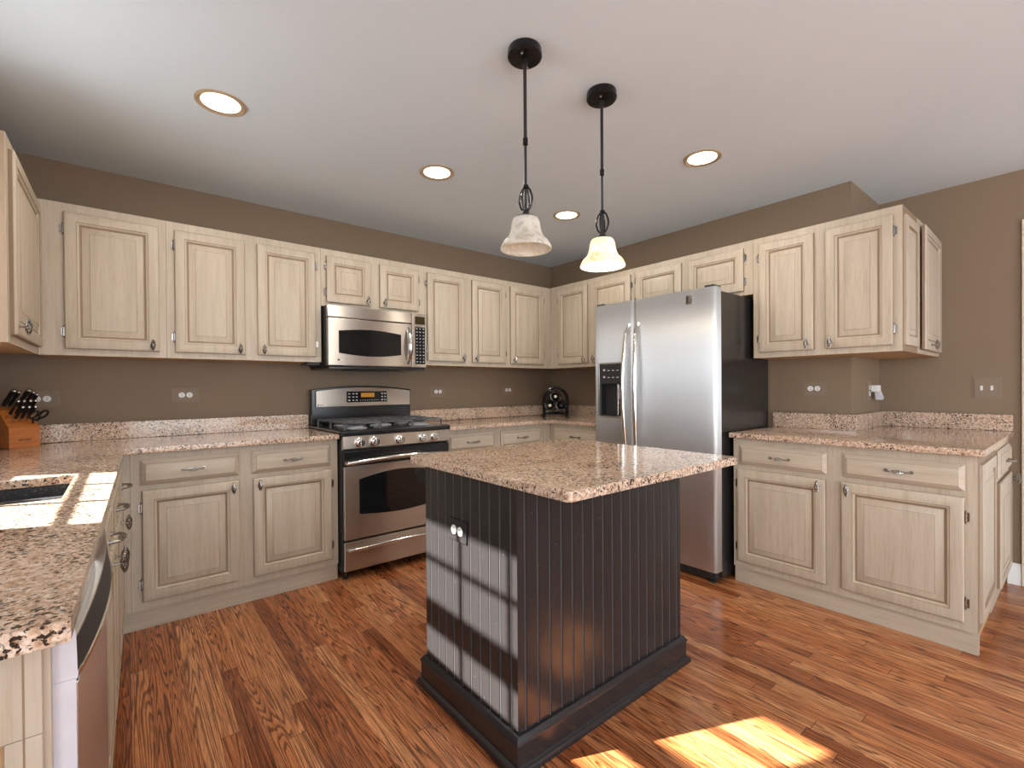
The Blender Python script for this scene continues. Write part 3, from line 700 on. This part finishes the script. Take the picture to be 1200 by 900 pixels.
# ------------------------------------------------------------------ refrigerator
def fridge():
    t = thing('refrigerator', 'stainless side-by-side refrigerator with water dispenser and black sides', 'refrigerator', (-.768, -1.243, 0), -PI/2)
    w = .930; sp = .352; zb, zt = .075, 1.778
    b = MB(); b.box(.004, w-.004, .078, .735, .030, 1.758, FSIDE, .004); b.build('body', t)
    b = MB(); b.box(.02, w-.02, .030, .075, .022, .072, BLKM, .003)
    for i in range(14): b.box(.06+i*.058, .10+i*.058, .026, .031, .034, .060, DARK)
    b.build('kick_grille', t)
    for x in (.045, w-.045):
        b = MB(); b.lathe([(.020, 0), (.022, .010), (.014, .016), (.014, .032)], BLKM, (x, .055, 0), 16); b.build('foot', t)
        b = MB(); b.box(x-.03, x+.03, .012, .10, 1.7785, 1.793, BLKM, .005); b.build('hinge_cover', t)
    def door(x0, x1, hole=None):
        """plan profile with soft convex front and rounded edges, extruded in z in bands (with a hole for the dispenser)"""
        def prof(x):
            u = (x-x0)/(x1-x0); e = min(x-x0, x1-x)
            y = .003-.003*(1-(2*u-1)**2)
            if e < .022: y += .022*(1-math.sqrt(max(0, 1-((.022-e)/.022)**2)))
            return y
        xs = sorted(set([x0, x0+.002, x0+.006, x0+.012, x0+.022, x1-.022, x1-.012, x1-.006, x1-.002, x1] + [x0+.022+(x1-x0-.044)*i/10 for i in range(11)] + ([hole[0], hole[1]] if hole else [])))
        zs = [zb, zt] if not hole else [zb, hole[2], hole[3], zt]
        m = MB(); V = {}
        def g(i, j, back=False):
            k = (i, j, back)
            if k not in V: V[k] = m.bm.verts.new((xs[i], .070 if back else prof(xs[i]), zs[j]))
            return V[k]
        s = m.mi(STEELV); fs = []
        for i in range(len(xs)-1):
            for j in range(len(zs)-1):
                inh = hole and hole[0]-1e-6 <= xs[i] < hole[1]-1e-6 and j == 1
                if not inh: fs.append(m.bm.faces.new([g(i, j), g(i+1, j), g(i+1, j+1), g(i, j+1)]))
                fs.append(m.bm.faces.new([g(i, j+1, True), g(i+1, j+1, True), g(i+1, j, True), g(i, j, True)]))
                if inh:
                    pass
            fs.append(m.bm.faces.new([g(i, 0, True), g(i+1, 0, True), g(i+1, 0), g(i, 0)]))
            fs.append(m.bm.faces.new([g(i, len(zs)-1), g(i+1, len(zs)-1), g(i+1, len(zs)-1, True), g(i, len(zs)-1, True)]))
        for j in range(len(zs)-1):
            fs.append(m.bm.faces.new([g(0, j, True), g(0, j), g(0, j+1), g(0, j+1, True)]))
            e = len(xs)-1; fs.append(m.bm.faces.new([g(e, j), g(e, j, True), g(e, j+1, True), g(e, j+1)]))
        for f in fs: f.material_index = s
        d = m.build('door', t, ang=30); return d
    hole = (.056, .262, .976, 1.348)
    dl = door(0, sp-.002, hole); dr = door(sp+.003, w)
    # dispenser
    x0, x1, z0, z1 = hole
    b = MB(); n = .012
    for a in ((x0-n, x0, z0-n, z1+n), (x1, x1+n, z0-n, z1+n), (x0, x1, z0-n, z0), (x0, x1, z1, z1+n)): b.box(a[0], a[1], -.006, .012, a[2], a[3], CHROME, .003)
    ds = b.build('dispenser', dl)
    b = MB(); b.box(x0, x1, .060, .066, z0, z1, BLKM); b.box(x0, x0+.004, .008, .06, z0, z1, BLKM); b.box(x1-.004, x1, .008, .06, z0, z1, BLKM); b.box(x0, x1, .008, .06, z0, z0+.006, BLKM); b.build('recess', ds)
    b = MB(); b.box(x0, x1, -.006, .058, 1.206, z1, BLKM, .004)
    for i in range(4):
        for j in range(2): b.box(x0+.035+i*.04, x0+.053+i*.04, -.0072, -.0062, 1.250+j*.05, 1.256+j*.05 + (.008 if i == 0 else 0), KEYS)
    b.build('control_panel', ds)
    b = MB(); b.cyl((x0+.13, .045, z0+.006), (x0+.13, .045, 1.206), .009, CHROME, 12); b.box(x0+.145, x0+.185, .025, .055, 1.10, 1.20, GREYB, .006); b.build('nozzle', ds)
    # handles
    for dd, x, s in ((dl, sp-.035, -1), (dr, sp+.042, 1)):
        pts = [(x, .004, 1.612)] + [(x+s*.010*math.sin(PI*i/20), -.020-.045*math.sin(PI*i/20)**.7, 1.605-.945*i/20) for i in range(1, 20)] + [(x, .004, .652)]
        h = MB(); h.tube(pts, [.012]+[.0125+.004*math.sin(PI*i/20) for i in range(1, 20)]+[.012], CHROME, 12); h.build('handle', dd)
    b = MB(); b.box(.742, .786, -.004, .004, 1.690, 1.748, CHROME, .003); b.box(.748, .760, -.0046, -.003, 1.697, 1.741, BLKM); b.build('badge', dr)
fridge()

# ------------------------------------------------------------------ island
def island():
    t = thing('kitchen_island', 'black beadboard kitchen island with a granite top in the middle of the floor', 'island', (0, 0, 0))
    x0, x1, y0, y1 = -2.53, -1.615, -2.45, -1.88; zt = CT0-.001
    b = MB(); b.box(x0+.02, x1-.02, y0+.02, y1-.02, .0, zt, ISL); b.build('core', t)
    def bead(p, d, L, post):
        """one vertically grooved face starting at p and running along d (outward normal on its right)"""
        nrm = Vector((d[1], -d[0], 0)); d = Vector((d[0], d[1], 0)); p = Vector((p[0], p[1], 0))
        k = max(1, round((L-2*post)/.0525)); pit = (L-2*post)/k
        prof = [(0, 0, ISL), (post-.003, 0, ISL)]
        for i in range(k+1):
            s = post+i*pit
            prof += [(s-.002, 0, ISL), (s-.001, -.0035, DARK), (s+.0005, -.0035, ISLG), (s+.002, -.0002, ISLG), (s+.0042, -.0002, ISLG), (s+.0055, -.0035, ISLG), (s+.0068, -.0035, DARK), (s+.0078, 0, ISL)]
        prof += [(L, 0, ISL)]
        prof = [q for q in prof if q[0] <= L+1e-6]
        m = MB(); za, zc = .02, zt; prev = None
        for s, o, mt in prof:
            q = p+d*s+nrm*o; V = (m.bm.verts.new((q.x, q.y, za)), m.bm.verts.new((q.x, q.y, zc)))
            if prev: f = m.bm.faces.new([prev[0], V[0], V[1], prev[1]]); f.material_index = m.mi(mt)
            prev = V
        # back of the board
        a, c = p-nrm*.018, p+d*L-nrm*.018
        m.faces([(a.x, a.y, za), (c.x, c.y, za), (c.x, c.y, zc), (a.x, a.y, zc)], [(3, 2, 1, 0)], ISL)
        m.build('beadboard_panel', t)
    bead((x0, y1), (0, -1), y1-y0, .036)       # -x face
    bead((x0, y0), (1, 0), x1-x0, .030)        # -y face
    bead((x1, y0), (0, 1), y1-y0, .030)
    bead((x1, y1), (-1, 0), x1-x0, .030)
    # plinth with moulded cap and quarter-round shoe, mitred all round
    prof = [(0, .0), (.030, 0), (.030, .012), (.026, .020), (.018, .024), (.016, .026), (.016, .086), (.019, .089), (.019, .096), (.012, .106), (.008, .113), (0, .115)]
    def frame(name, prof, m):
        k = MB(); cs = [(x0, y0, -1, -1), (x1, y0, 1, -1), (x1, y1, 1, 1), (x0, y1, -1, 1)]
        R = [[k.bm.verts.new((cx+sx*(.001+o), cy+sy*(.001+o), z)) for o, z in prof] for cx, cy, sx, sy in cs]
        for a in range(4):
            A, B = R[a], R[(a+1) % 4]
            for j in range(len(prof)-1): f = k.bm.faces.new([A[j], B[j], B[j+1], A[j+1]]); f.material_index = k.mi(m)
        bmesh.ops.recalc_face_normals(k.bm, faces=k.bm.faces[:]); return k.build(name, t)
    frame('plinth', prof, ISL)
    b = MB(); r = .018; pl = []
    for cx, cy, a0 in ((-1.588-r, -1.776-r, 0), (-2.549+r, -1.776-r, 1), (-2.549+r, -2.690+r, 2), (-1.588-r, -2.690+r, 3)):
        pl += [(cx+r*math.cos((a0+i/6)*PI/2), cy+r*math.sin((a0+i/6)*PI/2)) for i in range(7)]
    b.prism(pl, 'z', CT0, CT1+.001, GRAN, .004, 2); b.build('countertop', t)
    # outlet on the side facing the sink
    y, z = -2.120, .672
    b = MB(); b.box(-.059, .059, -.006, 0, -.040, .040, ISL, .004); o = b.build('outlet', t, (x0-.0005, y, z), (0, 0, -PI/2))
    for s in (-1, 1):
        b = MB(); b.lathe([(.0165, -.0075), (.0165, -.006), (0, -.006)], WHITEP, (s*.020, 0, 0), 20, 'y')
        b.box(s*.020-.006, s*.020+.006, -.0082, -.0074, .004, .006, DARK); b.box(s*.020-.006, s*.020+.006, -.0082, -.0074, -.006, -.004, DARK); b.build('socket', o)
island()

# ------------------------------------------------------------------ ceiling lamps
def can_light(x, y, label):
    t = thing('recessed_light', label, 'ceiling light', (x, y, H), 0, 'recessed ceiling lights')
    b = MB(); b.lathe([(.076, -.0005), (.098, -.0005), (.098, -.006), (.090, -.009), (.076, -.004)], CANRING, n=40, caps=False); b.build('trim_ring', t)
    b = MB(); b.lathe([(0, -.002), (.0755, -.002), (.0755, -.0008), (0, -.0008)], LENS, n=40); b.build('lens', t)
    l = bpy.data.lights.new('can_lamp', 'AREA'); l.shape = 'DISK'; l.size = .14; l.energy = 7; l.color = (1.0, .92, .80)
    o = bpy.data.objects.new('can_lamp', l); COL.objects.link(o); o.location = (x, y, H-.012)
can_light(-3.122, -1.160, 'lit recessed ceiling light nearest the left wall cabinets')
can_light(-2.044, -1.164, 'lit recessed ceiling light in front of the microwave')
can_light(-.959, -1.155, 'lit recessed ceiling light nearest the far corner, between the two pendants')
can_light(-.995, -2.220, 'lit recessed ceiling light in front of the fridge, right of both pendants')

def pendant(x, y, lit, label):
    t = thing('pendant_lamp', label, 'pendant lamp', (x, y, H), 0, 'pendant lamps over the island')
    b = MB(); b.lathe([(.061, -.0005), (.063, -.006), (.064, -.030), (.058, -.036), (.030, -.039), (0, -.039)], BRONZE, n=40)
    b.lathe([(.009, -.038), (.011, -.046), (.011, -.060), (.007, -.064)], RODM, n=16)
    for a in (.6, .6+PI): b.lathe([(0, -.046), (.004, -.044), (.005, -.040), (.004, -.037)], CHROME, (.040*math.cos(a), .040*math.sin(a), 0), 12)
    b.build('canopy', t)
    b = MB(); b.cyl((0, 0, -.06), (0, 0, -.34), .0065, RODM, 12); b.cyl((0, 0, -.34), (0, 0, -.60), .0052, RODM, 12)
    b.lathe([(.006, -.325), (.0095, -.329), (.0095, -.352), (.006, -.356)], BRONZE, n=16); b.build('rod', t)
    b = MB()
    for k in range(4):
        a = k*PI/2+.35
        b.tube([(r*math.cos(a), r*math.sin(a), z) for r, z in ((.007, -.508), (.018, -.522), (.026, -.545), (.027, -.562), (.021, -.582), (.009, -.600))], .0038, BRONZE, 8, flat=None)
    b.lathe([(.006, -.500), (.011, -.503), (.011, -.514), (.006, -.517)], BRONZE, n=16)
    b.lathe([(.007, -.592), (.012, -.598), (.015, -.606), (.014, -.616), (.040, -.622), (.043, -.627), (.030, -.630), (0, -.630)], RODM, n=28); b.build('cage', t)
    prof = [(.040, -.624), (.048, -.630), (.053, -.645), (.056, -.668), (.063, -.690), (.073, -.704), (.078, -.707), (.083, -.712), (.092, -.728), (.095, -.736), (.0945, -.741)]
    th = .0035; inner = [(max(.002, r-th), z+.0025) for r, z in prof][::-1]
    b = MB(); b.lathe(prof+inner[:-1]+[(.036, -.628)], ALAB, n=48, caps=False); b.build('shade', t)
    b = MB(); b.lathe([(0, -.631), (.013, -.632), (.014, -.648), (.022, -.665), (.026, -.682), (.020, -.700), (0, -.708)], BULB if lit else BULBOFF, n=20); b.build('bulb', t)
    if lit:
        l = bpy.data.lights.new('pendant_bulb', 'POINT'); l.energy = 5.5; l.color = (1.0, .76, .46); l.shadow_soft_size = .03
        o = bpy.data.objects.new('pendant_bulb', l); COL.objects.link(o); o.location = (x, y, H-.735)
pendant(-2.299, -2.238, False, 'unlit pendant lamp with marbled bell shade, the left of the two')
pendant(-1.878, -2.251, True, 'lit pendant lamp with glowing bell shade, the right of the two')

# ------------------------------------------------------------------ outlets, switches
def outlet(loc, rotz, label, w=.142, h=.088, horiz=True):
    t = thing('wall_outlet', label, 'outlet', loc, rotz, 'wall outlets')
    b = MB(); b.box(-w/2, w/2, -.003, -.0005, -h/2, h/2, GLAZE, .001); b.box(-w/2+.005, w/2-.005, -.0034, -.003, -h/2+.005, h/2-.005, PLATE); b.box(-w/2+.0145, w/2-.0145, -.0055, -.003, -h/2+.0145, h/2-.0145, GLAZE); b.box(-w/2+.017, w/2-.017, -.006, -.003, -h/2+.017, h/2-.017, PLATE, .002); b.build('cover_plate', t)
    for s in (-1, 1):
        b = MB(); cx, cz = (s*.020, 0) if horiz else (0, s*.020)
        b.lathe([(0, -.0078), (.0165, -.0078), (.0165, -.0055), (0, -.0055)], WHITEP, (cx, 0, cz), 20, 'y')
        for q in (-.006, .006):
            if horiz: b.box(cx-.004, cx+.004, -.0086, -.0077, cz+q-.0012, cz+q+.0012, DARK)
            else: b.box(cx+q-.0012, cx+q+.0012, -.0086, -.0077, cz-.004, cz+.004, DARK)
        b.build('socket', t)
    return t
outlet((-3.805, 0, 1.143), 0, 'taupe outlet plate half hidden behind the knife block')
outlet((-3.168, 0, 1.154), 0, 'taupe outlet plate on the back wall above the left counter')
outlet((-1.369, 0, 1.155), 0, 'taupe outlet plate on the back wall just right of the range')
outlet((-.592, 0, 1.163), 0, 'taupe outlet plate on the back wall nearest the far corner')
outlet((0, -2.438, 1.166), -PI/2, 'taupe outlet plate on the wall right of the fridge')
outlet((.36, YJ, 1.150), 0, 'taupe outlet plate that the white plug-in light is plugged into', .11, .13, False)
t = thing('light_switch', 'taupe double switch plate on the right wall above the counter end', 'switch', (XW, -3.172, 1.163), -PI/2)
b = MB(); b.box(-.065, .065, -.003, -.0005, -.067, .067, GLAZE, .001); b.box(-.061, .061, -.0034, -.003, -.063, .063, PLATE); b.box(-.056, .056, -.007, -.003, -.058, .058, PLATE, .003); b.build('cover_plate', t)
for s in (-1, 1):
    b = MB(); b.box(s*.022-.006, s*.022+.006, -.008, -.0065, -.014, .014, WHITEP); b.prism([(-.0075, -.006), (-.0075, .006), (-.017, .011), (-.017, .005)], 'x', s*.022-.004, s*.022+.004, WHITEP)
    b.build('toggle', t)
    b = MB()
    for z in (-.03, .03): b.lathe([(0, -.0085), (.003, -.008), (.003, -.0068), (0, -.0068)], GLAZE, (s*.022, 0, z), 10, 'y')
    b.build('screw', t)
t = thing('night_light', 'white plug-in night light on the side of the wall bump-out', 'night light', (.40, YJ-.0095, 1.163))
b = MB(); b.box(-.035, .035, -.040, 0, -.022, .022, WHITEP, .006, 3); b.build('plug_body', t)
b = MB(); b.prism([(-.018, .018), (-.030, .012), (-.055, -.062), (-.050, -.075), (-.020, -.075), (-.012, -.02)], 'x', -.008, .046, GREYP, .005, 3); b.build('shade', t)

# ------------------------------------------------------------------ knife block
def knife_block():
    A = Vector((-3.893, -.275)); ang = math.radians(33)
    e = Vector((math.cos(ang), math.sin(ang))); n = Vector((math.sin(ang), -math.cos(ang)))   # along the front, outwards
    w = .120; org = A + e*(w/2)
    # local frame: x along the front (left to right), -y out of the front, z up
    t = thing('knife_block', 'orange-brown wooden knife block in the left counter corner', 'knife block', (org.x, org.y, CT1+.0005), ang)
    prof = [(0, 0), (.150, 0), (.172, .150), (.105, .205), (.0, .098)]         # (y back, z)
    b = MB(); b.prism(prof, 'x', -w/2, w/2, BLOCK, .003); b.build('body', t)
    b = MB()
    for i in range(16):
        if i == 7: continue
        b.box(-.024+i*.003+.0004, -.024+i*.003+.0022, -.0006, .0003, .036, .042 if i % 3 else .044, DARK)
    b.build('lettering', t)
    # sloped face: from (0,.098) to (.105,.205); knives leave along its normal
    sl = Vector((.105, .107)).normalized(); nm = Vector((-sl.y, sl.x))           # (y, z)
    L0 = math.hypot(.105, .107)
    def place(name, label, s, x, kind, grp):
        y, z = sl.x*s*L0, .098+sl.y*s*L0
        ca, sa = math.cos(ang), math.sin(ang)
        loc = (org.x+x*ca-y*sa, org.y+x*sa+y*ca, CT1+.0005+z)
        k = thing(name, label, 'knife' if name == 'kitchen_knife' else 'scissors', loc, 0, grp)
        # local z along the knife axis
        ax = Vector((-nm.x*sa*-1, 0, 0))
        d = Vector((-(nm.x)*sa, nm.x*ca, nm.y)).normalized(); xe = Vector((ca, sa, 0)); ye = d.cross(xe)
        M = Matrix((xe, ye, d)).transposed().to_4x4(); M.translation = Vector(loc); k.matrix_world = M
        return k
    def knife(label, s, x, L, hw, out=.012):
        k = place('kitchen_knife', label, s, x, None, 'knives in the block')
        b = MB(); b.box(-hw*.55, hw*.55, -hw, hw, out, out+.012, CHROME, .002); b.build('bolster', k)
        pts = [(0, 0, out+.011), (0, hw*.1, out+L*.25), (0, 0, out+L*.55), (0, -hw*.15, out+L*.8), (0, -hw*.35, out+L)]
        b = MB(); b.tube(pts, [hw*.95, hw*1.1, hw*.95, hw*1.12, hw*.95], BLK, 12, flat=((1, 0, 0), .62)); b.build('handle', k)
        b = MB(); b.lathe([(hw*.8, out+L-.002), (hw*.85, out+L+.003), (hw*.5, out+L+.006), (0, out+L+.006)], CHROME, (0, -hw*.35, 0), 14); b.build('butt_cap', k)
        b = MB(); b.box(-.001, .001, -hw*.9, hw*.9, -.09, out+.001, CHROME); b.build('blade', k)
    G_ = 'knives'
    knife('large black-handled knife leaning at the far left of the knife block', .90, -.040, .118, .0125)
    knife('second black-handled knife from the left at the top of the block', .88, -.018, .108, .011)
    knife('tallest black-handled knife with a pale butt at the top of the block', .86, .012, .125, .0125)
    knife('black-handled knife just right of the tallest one', .84, .034, .112, .0105)
    knife('black-handled knife at the right end of the top row', .80, .050, .102, .010)
    row = [('left', -.036), ('second from left', -.014), ('third from left', .010), ('fourth from left', .030)]
    for nme, x in row: knife('small black steak knife in the middle row, %s' % nme, .52, x, .100, .0085)
    for nme, x in (('left', -.028), ('middle', -.004), ('right', .020)): knife('small black steak knife in the lowest row, %s' % nme, .30, x, .092, .0085)
    k = place('kitchen_scissors', 'black-handled kitchen scissors at the lower right of the knife block', .20, .044, None, None)
    for s in (-1, 1):
        b = MB(); pts = []
        cx, cz = s*.019, .060
        for i in range(20):
            a = 2*PI*i/20; pts.append((cx+.015*math.cos(a)*1.0, 0, cz+.026*math.sin(a)))
        b.tube(pts, .0055, BLK, 8, True); b.tube([(cx*.9, 0, cz-.026), (s*.006, 0, .018), (-s*.003, 0, .0)], [.006, .0075, .006], BLK, 8); b.build('handle', k)
    b = MB(); b.lathe([(0, -.008), (.006, -.0075), (.006, .0075), (0, .008)], CHROME, (0, 0, .012), 14, 'y'); b.build('pivot', k)
    b = MB(); b.box(-.007, .007, -.001, .001, -.07, .012, CHROME); b.build('blade', k)
knife_block()

# ------------------------------------------------------------------ wine rack in the far corner
def wine_rack():
    px, py = -.285, -.345; rz = math.atan2(-3.5625-py, -3.4564-px)+PI/2      # front (-y) towards the room
    t = thing('wine_rack', 'small black arched metal wine rack on the counter in the far corner', 'wine rack', (px, py, CT1+.0005), rz)
    R = .112; zc = .165
    def arch(y, r, m, rad):
        pts = [(-R*r, y, .0)] + [(-R*r, y, zc*.5)] + [(-R*r*math.cos(PI*i/20), y, zc+R*r*math.sin(PI*i/20)) for i in range(21)] + [(R*r, y, zc*.5), (R*r, y, 0)]
        m.tube(pts, rad, BLK, 8, flat=None)
    b = MB(); arch(-.075, 1, b, .011); arch(.075, 1, b, .011); arch(-.075, .86, b, .004)
    for i in range(9):
        a = PI*(i+.5)/9; b.tube([(-R*math.cos(a), -.075, zc+R*math.sin(a)), (-R*math.cos(a), .075, zc+R*math.sin(a))], .006, BLK, 6)
    for z in (.03, .07): b.tube([(-R, -.075, z), (R, -.075, z)], .006, BLK, 6); b.tube([(-R, .075, z), (R, .075, z)], .006, BLK, 6)
    for x in (-R, R): b.tube([(x, -.075, .07), (x, .075, .07)], .006, BLK, 6)
    b.build('frame', t)
    cs = [(0, .195), (-.052, .112), (.052, .112)]
    for cx, cz in cs:
        b = MB()
        for y in (-.078, .078): b.tube([(cx+.046*math.cos(2*PI*i/24), y, cz+.046*math.sin(2*PI*i/24)) for i in range(24)], .005, BLK, 6, True)
        b.build('bottle_ring', t)
    b = MB(); b.tube([(-R, -.078, .128), (-.05, -.08, .162), (0, -.08, .146), (.05, -.08, .162), (R, -.078, .128)], .004, BLK, 6); b.tube([(-.06, -.08, .045), (-.02, -.08, .06), (.02, -.08, .045), (.06, -.08, .06)], .004, BLK, 6); b.build('scroll', t)
    for (cx, cz), lb in zip(cs, ('dark wine bottle lying in the top ring of the wine rack', 'dark wine bottle lying in the lower left ring of the wine rack', 'dark capped wine bottle lying in the lower right ring of the wine rack')):
        ca, sa = math.cos(rz), math.sin(rz); lx, ly = cx, .0
        k = thing('wine_bottle', lb, 'bottle', (px+lx*ca-ly*sa, py+lx*sa+ly*ca, CT1+.0005+cz-.003), rz, 'bottles in the wine rack')
        b = MB(); b.lathe([(0, .12), (.034, .12), (.037, .115), (.037, -.02), (.030, -.04), (.014, -.066), (.0135, -.10), (0, -.10)], BOTTLE, n=28, axis='y'); b.build('glass', k)
        b = MB(); b.lathe([(.0145, -.08), (.0145, -.118), (.012, -.121), (0, -.121)], BLKM if cx > .01 else FOIL, n=20, axis='y', caps=False); b.build('cap', k)
wine_rack()
